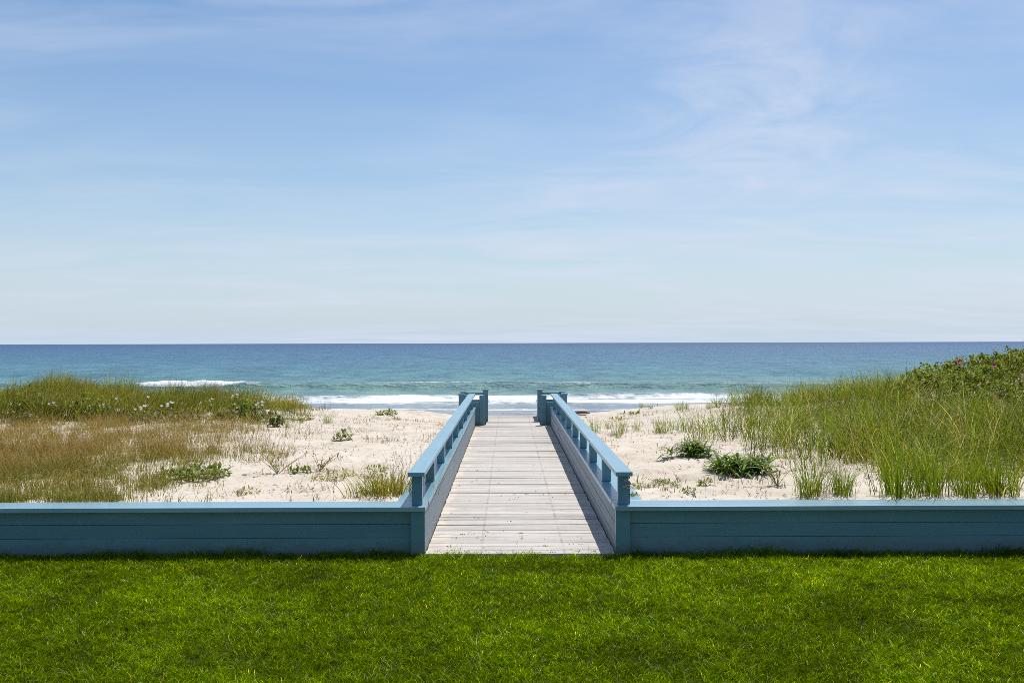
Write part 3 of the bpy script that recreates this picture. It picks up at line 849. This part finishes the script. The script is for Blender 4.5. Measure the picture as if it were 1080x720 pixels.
wall_spots = [(857, 524, 0.80, 'upright green grass tuft behind the right wall, first from the two leafy plants'),
              (889, 522, 0.62, 'small green grass tuft behind the right wall, between two bigger tufts'),
              (946, 523, 1.00, 'broad full green grass tuft just behind the right wall'),
              (984, 522, 0.95, 'tall dense green grass tuft behind the right wall, beside the broad full one'),
              (1018, 523, 0.72, 'loose arching green grass tuft behind the right wall'),
              (1052, 521, 0.90, 'green grass tuft behind the right wall nearest the right edge of the photo')]
for i, (px, py, sc, lb) in enumerate(wall_spots):
    x, y, z = ground_at(px, py)
    place(wall_tufts[i % 3], 'grass_tuft', x, max(y, 8.52), z, sc, lb, 'grass tuft', 'grass tufts along the right wall')

sand_spots = [(627, 455, .75), (655, 458, .85), (641, 452, .5), (671, 455, .55), (694, 457, .7), (701, 456, .95), (712, 453, .6), (722, 455, 1.0), (716, 432, .75), (723, 431, .6),
              (676, 430, .5), (671, 428, .42), (748, 431, .55), (757, 430, .9), (652, 462, .4), (737, 470, .4)]
for i, (px, py, sc) in enumerate(sand_spots):
    x, y, z = ground_at(px, py)
    place(sand_tufts[i % 3], 'grass_tuft', x, y, z, sc, 'thin green grass tuft on the bare sand right of the boardwalk', 'grass tuft', 'thin tufts on the sand right of the boardwalk')

# tuft beside the left railing
me = tuft_mesh(231, 440, 0.33, 0.15, [(0.26, 0.25, 0.03), (0.36, 0.30, 0.08), (0.17, 0.21, 0.02), (0.30, 0.17, 0.06)], (0.2, 0.2), (0.35, 0.3), (0.005, 0.010)); me.materials.append(M['dune'])
x, y, z = ground_at(412, 521); place(me, 'grass_tuft', x, y, z, 1.0, 'bushy yellowish grass tuft on the sand beside the left railing', 'grass tuft')
me = tuft_mesh(232, 60, 0.34, 0.16, [(0.34, 0.27, 0.15), (0.28, 0.19, 0.10), (0.20, 0.18, 0.07)], (0.3, 0.25), (0.2, 0.2), (0.003, 0.005)); me.materials.append(M['dry'])
x, y, z = ground_at(436, 492); place(me, 'dry_stalks', x, y, z, 1.0, 'wispy dry straw coloured stalks on the sand leaning beside the left railing', 'dry grass')
for (px, py, s_, lb) in ((345, 446, 0.75, 'short green grass tuft on the sand near the left crest, beside a low weed'), (303, 451, 0.6, 'small olive grass tuft at the end of the crest grass on the left'),
                         (318, 446, 0.5, 'tiny sparse grass tuft between two others on the left crest sand')):
    x, y, z = ground_at(px, py); place(sand_tufts[1], 'grass_tuft', x, y, z, s_, lb, 'grass tuft')

# low weeds: flat rosettes of small leaves -----------------------------
def weed_mesh(seed, n, rx, ry, h, L, cols, wf=0.45, pitch=(0.4, 0.5)):
    rng = np.random.default_rng(seed)
    a = rng.uniform(0, 6.28, n); r = np.sqrt(rng.random(n))
    nn = 0.55 + 0.45 * np.cos(a * 3 + rng.uniform(0, 6)) * rng.random(n)
    x = rx * r * np.cos(a) * (0.6 + 0.4 * nn); y = ry * r * np.sin(a) * (0.6 + 0.4 * nn)
    z = h * rng.random(n) * (1 - 0.6 * r)
    ln = L * rng.uniform(0.6, 1.3, n)
    V, Q, T, C = leaves(np.stack([x, y, z], -1), ln, ln * wf, rng.uniform(0, 6.28, n), rng.normal(*pitch, n), rng.uniform(0.2, 0.9, n), pick(cols, n, rng, 0.15), 3)
    return raw_mesh('weed', V, Q, T, C)
WG = [(0.12, 0.16, 0.022), (0.165, 0.20, 0.03), (0.22, 0.24, 0.05)]
YG = [(0.26, 0.25, 0.06), (0.20, 0.21, 0.045), (0.33, 0.28, 0.10)]
weeds = [
    (206, 503, 420, 0.42, 0.45, 0.13, 0.075, WG, 'low spreading leafy green plant on the sand behind the left wall'),
    (292, 449, 60, 0.16, 0.14, 0.22, 0.13, [(0.05, 0.085, 0.02), (0.075, 0.11, 0.025)], 'small dark green weed on the sand where the left crest grass ends'),
    (360, 464, 70, 0.16, 0.16, 0.16, 0.08, WG, 'small upright green weed in the middle of the left sand'),
    (408, 438, 130, 0.32, 0.4, 0.16, 0.09, WG, 'low green weed patch on the crest of the left sand'),
    (408, 430, 60, 0.28, 0.3, 0.08, 0.07, WG, 'thin green weed patch behind another on the left sand crest'),
    (352, 503, 190, 0.33, 0.55, 0.05, 0.045, YG, 'flat yellowish ground weed on the left sand below the branching weed'),
    (395, 497, 90, 0.20, 0.35, 0.04, 0.04, WG, 'flat green ground weed on the sand left of the bushy yellowish tuft'),
    (316, 498, 70, 0.16, 0.15, 0.06, 0.06, WG, 'small green weed rosette beside the branching weed on the left sand'),
    (262, 519, 40, 0.15, 0.2, 0.03, 0.04, YG, 'tiny yellowish weed on the left sand close to the wall'),
    (386, 521, 50, 0.16, 0.2, 0.03, 0.045, WG, 'tiny green weed close to the left wall beside the bushy yellowish tuft'),
    (676, 514, 70, 0.13, 0.20, 0.015, 0.038, WG, 'flat green weed beside the near post of the right railing'),
    (697, 510, 90, 0.13, 0.26, 0.02, 0.038, WG, 'flat bright green weed on the right sand, middle of a loose row'),
    (712, 513, 45, 0.08, 0.2, 0.015, 0.036, WG, 'flat green weed on the right sand at the far end of a loose row'),
    (726, 519, 40, 0.09, 0.12, 0.015, 0.036, WG, 'small flat green weed on the right sand close to the wall'),
    (668, 524, 40, 0.08, 0.10, 0.015, 0.036, WG, 'small green weed in the corner between the right railing and wall'),
    (664, 437, 90, 0.34, 0.4, 0.05, 0.07, WG, 'low green weed patch on the crest right of the boardwalk'),
    (650, 443, 60, 0.22, 0.3, 0.05, 0.06, YG, 'low yellowish weed patch on the sand just in front of the right crest'),
    (745, 512, 40, 0.10, 0.1, 0.05, 0.05, WG, 'tiny green weed in front of the larger spreading leafy plant'),
]
for i, (px, py, n, rx, ry, h, L, cols, lb) in enumerate(weeds):
    x, y, z = ground_at(px, py)
    root = empty('weed', (x, y, z + 0.01), lb, 'weed')
    link('leaves', weed_mesh(300 + i, n, rx, ry, h, L, cols), M['leaf'], root)

# branching pale weed at the left
def branching(px, py, label, seed, sc):
    rng = np.random.default_rng(seed); x, y, z = ground_at(px, py)
    root = empty('branching_weed', (x, y, z), label, 'weed')
    parts = []; lp = []
    for k in range(9):
        a = rng.uniform(-0.9, 0.9); b = rng.uniform(0, 6.28); l_ = sc * rng.uniform(0.18, 0.42)
        p = [(0, 0, -0.01)]
        for t in (0.35, 0.7, 1.0): p.append((l_ * t * math.sin(a) * (1 + .3 * t), l_ * t * 0.4 * math.cos(b), l_ * t * math.cos(a)))
        v, q, t_ = tube_mesh('b', p, [0.0035, 0.003, 0.0025, 0.0015], 4); link('stem', raw_mesh('stem', v, q, t_, np.tile(np.array([[0.36, 0.33, 0.13]]), (len(v), 1))), M['dry'], root)
        m_ = 8; i_ = rng.integers(1, 4, m_); base = np.array(p)[i_]
        ln = rng.uniform(0.03, 0.07, m_)
        lp.append(leaves(base, ln, ln * 0.3, rng.uniform(0, 6.28, m_), rng.normal(0.5, 0.4, m_), rng.uniform(0.2, .8, m_), pick(YG, m_, rng), 3))
    V, Q, T, C = join(lp); link('leaves', raw_mesh('leaves', V, Q, T, C), M['leaf'], root)
branching(293, 499, 'pale branching weed with thin spreading stalks on the left sand', 71, 1.0)
branching(337, 496, 'smaller pale branching weed with few stalks on the left sand', 72, 0.6)
branching(820, 512, 'thin branching weed on sand between the leafy plant and the wall tufts', 73, 0.8)

# white flowering plants along the foot of the left crest
def flower_plant(seed):
    rng = np.random.default_rng(seed)
    root = empty('flowering_plant', (0, 0, 0), 'leafy plant with small white flowers at the foot of the left crest grass', 'plant', 'white flowering plants on the left crest')
    me = weed_mesh(seed, 170, 0.34, 0.26, 0.30, 0.075, [(0.10, 0.125, 0.025), (0.15, 0.155, 0.035), (0.20, 0.18, 0.05)])
    link('leaves', me, M['leaf'], root)
    for k in range(7):
        yaw = np.arange(6) * 1.047 + rng.uniform(0, 1)
        V, Q, T, C = leaves(np.zeros((6, 3)), np.full(6, 0.029), np.full(6, 0.028), yaw, np.full(6, 0.5), np.full(6, 0.5), pick([(0.75, 0.72, 0.68), (0.72, 0.66, 0.62)], 6, rng, .03), 3)
        fo = link('flower', raw_mesh('flower', V, Q, T, C), M['petal'], root, (rng.uniform(-.36, .36), rng.uniform(-.45, .1), rng.uniform(0.04, 0.36)))
        fo.rotation_euler = (rng.uniform(0.5, 1.3), rng.uniform(-.5, .5), 0)
    return root
fp_ = [flower_plant(81), flower_plant(82)]
fl_spots = [(25, 447), (62, 441), (88, 443), (118, 442), (140, 440), (178, 444), (205, 440), (222, 433), (236, 442), (252, 432), (262, 444), (278, 441), (228, 428), (150, 446)]
for i, (px, py) in enumerate(fl_spots):
    o = fp_[i] if i < 2 else copy_tree(fp_[i % 2])
    x, y, z = ground_at(px, py); o.location = (x, y, z); o.rotation_euler = (0, 0, random.uniform(-0.6, 0.6))
    s_ = random.uniform(0.75, 1.1); o.scale = (s_, s_, s_)

# dark broad-leaved bushes inside the left crest grass
for i, (px, py, lb) in enumerate(((32, 440, 'dark green leafy bush in the crest grass at the left edge'), (96, 441, 'dark green leafy bush in the left crest grass, beneath its highest hump'), (258, 440, 'small dark green leafy bush in the crest grass among the white flowers'))):
    x, y, z = ground_at(px, py)
    me = weed_mesh(330 + i, 420 if i < 2 else 240, 0.62 if i < 2 else 0.34, 0.35, 0.62 if i < 2 else 0.5, 0.095, [(0.085, 0.14, 0.010), (0.13, 0.19, 0.014), (0.19, 0.24, 0.02)])
    root = empty('bush', (x, y, z), lb, 'bush')
    link('foliage', me, M['leaf'], root)

# yellowish ground cover at the foot of the left crest and on the right crest
def ground_cover(name, label, n, seed, sampler, cols, L=(0.03, 0.06), h=0.08):
    rng = np.random.default_rng(seed)
    X, Y = sampler(rng, n); n = len(X); Z = terrain(X, Y) + h * rng.random(n)
    ln = rng.uniform(*L, n)
    V, Q, T, C = leaves(np.stack([X, Y, Z], -1), ln, ln * 0.5, rng.uniform(0, 6.28, n), rng.normal(0.3, 0.5, n), rng.uniform(0.2, 0.8, n), pick(cols, n, rng, .15), 2)
    tag(link(name, raw_mesh(name, V, Q, T, C), M['leaf']), label, 'ground cover', kind='stuff')
def samp_left(rng, n):
    X = rng.uniform(-13, -4.0, n); Y = 17.5 + rng.normal(0, 0.35, n) + 0.6 * (fbm(X, X * 0, 1.2, 121, 2) - 0.5) + 1.2 * sst(-5.8, -4.0, X)
    k = rng.random(n) < sst(0.45, 0.62, fbm(X, Y, 0.9, 123, 2)); return X[k], Y[k]
ground_cover('ground_cover', 'yellow green ground cover at the foot of the left crest grass', 9000, 91, samp_left, [(0.19, 0.18, 0.03), (0.24, 0.20, 0.04), (0.13, 0.15, 0.03)])
def samp_right(rng, n):
    X = rng.uniform(1.5, 6, n); Y = rng.uniform(20.0, 22.8, n)
    k = rng.random(n) < sst(0.52, 0.68, fbm(X, Y, 0.8, 127, 3)); return X[k], Y[k]
ground_cover('crest_ground_cover', 'sparse low greenery on the sand crest right of the boardwalk', 4200, 92, samp_right, [(0.17, 0.18, 0.04), (0.24, 0.21, 0.07), (0.12, 0.14, 0.03)])

# sparse sprouts scattered on the open sand
def make_sprouts():
    rng = np.random.default_rng(95)
    n = 9000
    X = rng.uniform(-5.5, 4.6, n); Y = rng.uniform(8.5, 21, n)
    k = (np.abs(X) > 1.12) & (rng.random(n) < 0.06 + 0.9 * sst(0.55, 0.75, fbm(X, Y, 0.7, 131, 3)))
    X, Y = X[k], Y[k]; idx = np.repeat(np.arange(len(X)), rng.integers(2, 6, len(X)))
    X = X[idx] + rng.normal(0, .03, len(idx)); Y = Y[idx] + rng.normal(0, .03, len(idx)); n = len(X)
    ct = pick([(0.14, 0.16, 0.04), (0.25, 0.17, 0.085), (0.33, 0.25, 0.14), (0.16, 0.10, 0.06)], n, rng, .15, [.3, .25, .3, .15])
    V, Q, T, C = blades(np.stack([X, Y, terrain(X, Y) - .003], -1), rng.uniform(0.02, 0.12, n), rng.uniform(0.004, 0.008, n), rng.uniform(0, 6.28, n), np.abs(rng.normal(.4, .5, n)), np.abs(rng.normal(.2, .3, n)), ct, ct, 3)
    tag(link('sand_sprouts', raw_mesh('sand_sprouts', V, Q, T, C), M['dry']), 'sparse dry sprouts and plant bits scattered over the bare sand', 'sprouts', kind='stuff')
make_sprouts()
def make_litter():
    rng = np.random.default_rng(96)
    n = 16000
    X = rng.uniform(-7, 6.5, n); Y = rng.uniform(8.5, 22, n)
    k = (np.abs(X) > 1.12) & (rng.random(n) < 0.10 + 0.9 * sst(0.5, 0.7, fbm(X, Y, 0.8, 137, 3)))
    X, Y = X[k], Y[k]; n = len(X)
    ln = rng.uniform(0.012, 0.06, n)
    V, Q, T, C = leaves(np.stack([X, Y, terrain(X, Y) + 0.004], -1), ln, np.minimum(ln * 0.4, 0.014), rng.uniform(0, 6.28, n), rng.normal(0.1, 0.25, n), rng.uniform(-0.3, 0.5, n),
                        pick([(0.10, 0.055, 0.035), (0.17, 0.10, 0.065), (0.26, 0.18, 0.12), (0.07, 0.045, 0.03)], n, rng, .15), 2)
    tag(link('beach_litter', raw_mesh('beach_litter', V, Q, T, C), M['twig_col']), 'dark bits of dried seaweed and twigs strewn over the sand', 'litter', kind='stuff')
make_litter()

# green sprouts between the planks
def make_deck_sprouts():
    rng = np.random.default_rng(97)
    n = 110
    Y = 8.15 + 6.0 * rng.random(n) ** 2.2; X = rng.uniform(-0.74, 0.70, n)
    idx = np.repeat(np.arange(n), rng.integers(3, 9, n)); m_ = len(idx)
    base = np.stack([X[idx] + rng.normal(0, .016, m_), Y[idx] + rng.normal(0, .006, m_), np.full(m_, -0.005)], -1)
    ln = rng.uniform(0.010, 0.024, m_)
    V, Q, T, C = leaves(base, ln, ln * 0.5, rng.uniform(0, 6.28, m_), rng.normal(0.6, 0.4, m_), rng.uniform(0.2, .8, m_), pick([(0.20, 0.24, 0.05), (0.28, 0.29, 0.09)], m_, rng, .15), 3)
    tag(link('plank_sprouts', raw_mesh('plank_sprouts', V, Q, T, C), M['leaf']), 'tiny green sprouts growing between the boardwalk planks', 'sprouts', kind='stuff')
make_deck_sprouts()

# driftwood at the end of the right railing
x, y, z = ground_at(613, 437)
V, Q, T = tube_mesh('d', [(-0.22, 0, 0.02), (-0.08, 0.02, 0.045), (0.08, 0.0, 0.05), (0.20, -0.03, 0.03)], [0.02, 0.04, 0.035, 0.012], 8)
o = link('driftwood', raw_mesh('driftwood', V, quads=Q, tris=T, smooth=True), M['drift'], None, (x, y, z))
tag(o, 'short dark driftwood on the sand at the far end of the right railing', 'driftwood')

# ------------------------------------------------------------------ light, sky, camera
EL, AZ = R(66), R(26.5)
sun_dir = Vector((math.cos(EL) * math.sin(AZ), math.cos(EL) * math.cos(AZ), math.sin(EL)))
sl = bpy.data.lights.new('sun', 'SUN'); sl.energy = 4.2; sl.angle = R(0.5); sl.color = (1.0, 0.955, 0.89)
so = bpy.data.objects.new('sun', sl); COL.objects.link(so)
so.rotation_euler = (-sun_dir).to_track_quat('-Z', 'Y').to_euler(); so.location = (0, 0, 60)

world = bpy.data.worlds.new('World'); scene.world = world; world.use_nodes = True
nt = world.node_tree; nt.nodes.clear()
wo = nt.nodes.new('ShaderNodeOutputWorld'); bg = nt.nodes.new('ShaderNodeBackground')
sky = nt.nodes.new('ShaderNodeTexSky'); sky.sky_type = 'NISHITA'; sky.sun_disc = False
sky.sun_elevation = EL; sky.sun_rotation = AZ; sky.altitude = 0; sky.air_density = 1.0; sky.dust_density = 0.6; sky.ozone_density = 2.0
tc = nt.nodes.new('ShaderNodeTexCoord')
sp = nt.nodes.new('ShaderNodeSeparateXYZ'); nt.links.new(tc.outputs['Generated'], sp.inputs[0])
zz = mth(nt, 'ADD', mth(nt, 'MAXIMUM', sp.outputs[2], 0.0), 0.10)
cv = nt.nodes.new('ShaderNodeCombineXYZ')
nt.links.new(mth(nt, 'DIVIDE', sp.outputs[0], zz), cv.inputs[0]); nt.links.new(mth(nt, 'DIVIDE', sp.outputs[1], zz), cv.inputs[1])
c1 = noise(nt, mapping(nt, cv.outputs[0], (0.75, 1.6, 1), (0, 0, R(24)), (5.6, 3.3, 0)), 1.2, 8, 0.58, 0.7)
c2 = noise(nt, mapping(nt, cv.outputs[0], (0.35, 0.5, 1), (0, 0, R(-12)), (7.3, 2.4, 0)), 0.9, 4, 0.5, 0.2)
cl = mth(nt, 'MULTIPLY', ramp(nt, c1, [(0.36, 0), (0.70, 1)]), ramp(nt, c2, [(0.36, 0.15), (0.64, 1)]))
# a wispy bank of cirrus to the right
dx = mth(nt, 'DIVIDE', mth(nt, 'SUBTRACT', sp.outputs[0], 0.245), 0.12); dz = mth(nt, 'DIVIDE', mth(nt, 'SUBTRACT', sp.outputs[2], 0.225), 0.10)
bank = mth(nt, 'POWER', 2.718, mth(nt, 'MULTIPLY', mth(nt, 'ADD', mth(nt, 'MULTIPLY', dx, dx), mth(nt, 'MULTIPLY', dz, dz)), -1.0))
c3 = noise(nt, mapping(nt, cv.outputs[0], (1.0, 0.8, 1), (0, 0, R(35)), (1.7, 5.2, 0)), 2.2, 8, 0.62, 1.2)
bk = mth(nt, 'MULTIPLY', bank, ramp(nt, c3, [(0.32, 0.1), (0.62, 1)]))
veil = mth(nt, 'ADD', mth(nt, 'MULTIPLY', cl, mth(nt, 'ADD', 0.80, mth(nt, 'MULTIPLY', sp.outputs[0], 0.45))), mth(nt, 'MULTIPLY', bk, 0.62), clamp=True)
ctint = mixc(nt, 1.0, sky.outputs[0], (1, 1, 1))
hsv = nt.nodes.new('ShaderNodeHueSaturation'); hsv.inputs['Saturation'].default_value = 1.22; hsv.inputs['Value'].default_value = 1.03
nt.links.new(sky.outputs[0], hsv.inputs['Color'])
hz = mth(nt, 'POWER', 2.718, mth(nt, 'DIVIDE', mth(nt, 'MAXIMUM', sp.outputs[2], 0.0), -0.15))
col = mixc(nt, mth(nt, 'MULTIPLY', hz, 0.98), hsv.outputs[0], (4.85, 5.85, 6.95))
col = mixc(nt, veil, col, (5.95, 6.45, 7.65))
nt.links.new(col, bg.inputs[0]); bg.inputs[1].default_value = 0.10
nt.links.new(bg.outputs[0], wo.inputs[0])

cam = bpy.data.cameras.new('camera'); co = bpy.data.objects.new('camera', cam); COL.objects.link(co)
cam.sensor_width = 36; cam.lens = 36 * F / 1080; cam.clip_end = 80000; cam.clip_start = 0.05
yaw, pitch, roll = 4 / F, 1.5 / F, 3 / 1080
fwd = Vector((math.sin(yaw), math.cos(yaw), math.tan(pitch))).normalized()
right = fwd.cross(Vector((0, 0, 1))).normalized(); up = right.cross(fwd)
r2 = right * math.cos(roll) - up * math.sin(roll); u2 = up * math.cos(roll) + right * math.sin(roll)
mat = Matrix((r2, u2, -fwd)).transposed().to_4x4(); mat.translation = Vector((CAMX, 0, CAMZ))
co.matrix_world = mat
scene.camera = co

vs = scene.view_settings
vs.view_transform = 'Standard'; vs.look = 'None'; vs.exposure = 0.22; vs.gamma = 1.0; vs.use_curve_mapping = False
scene.cycles.use_denoising = False; scene.cycles.filter_width = 0.8
scene.cycles.max_bounces = 6; scene.cycles.diffuse_bounces = 3; scene.cycles.glossy_bounces = 3
scene.cycles.transmission_bounces = 4; scene.cycles.transparent_max_bounces = 4
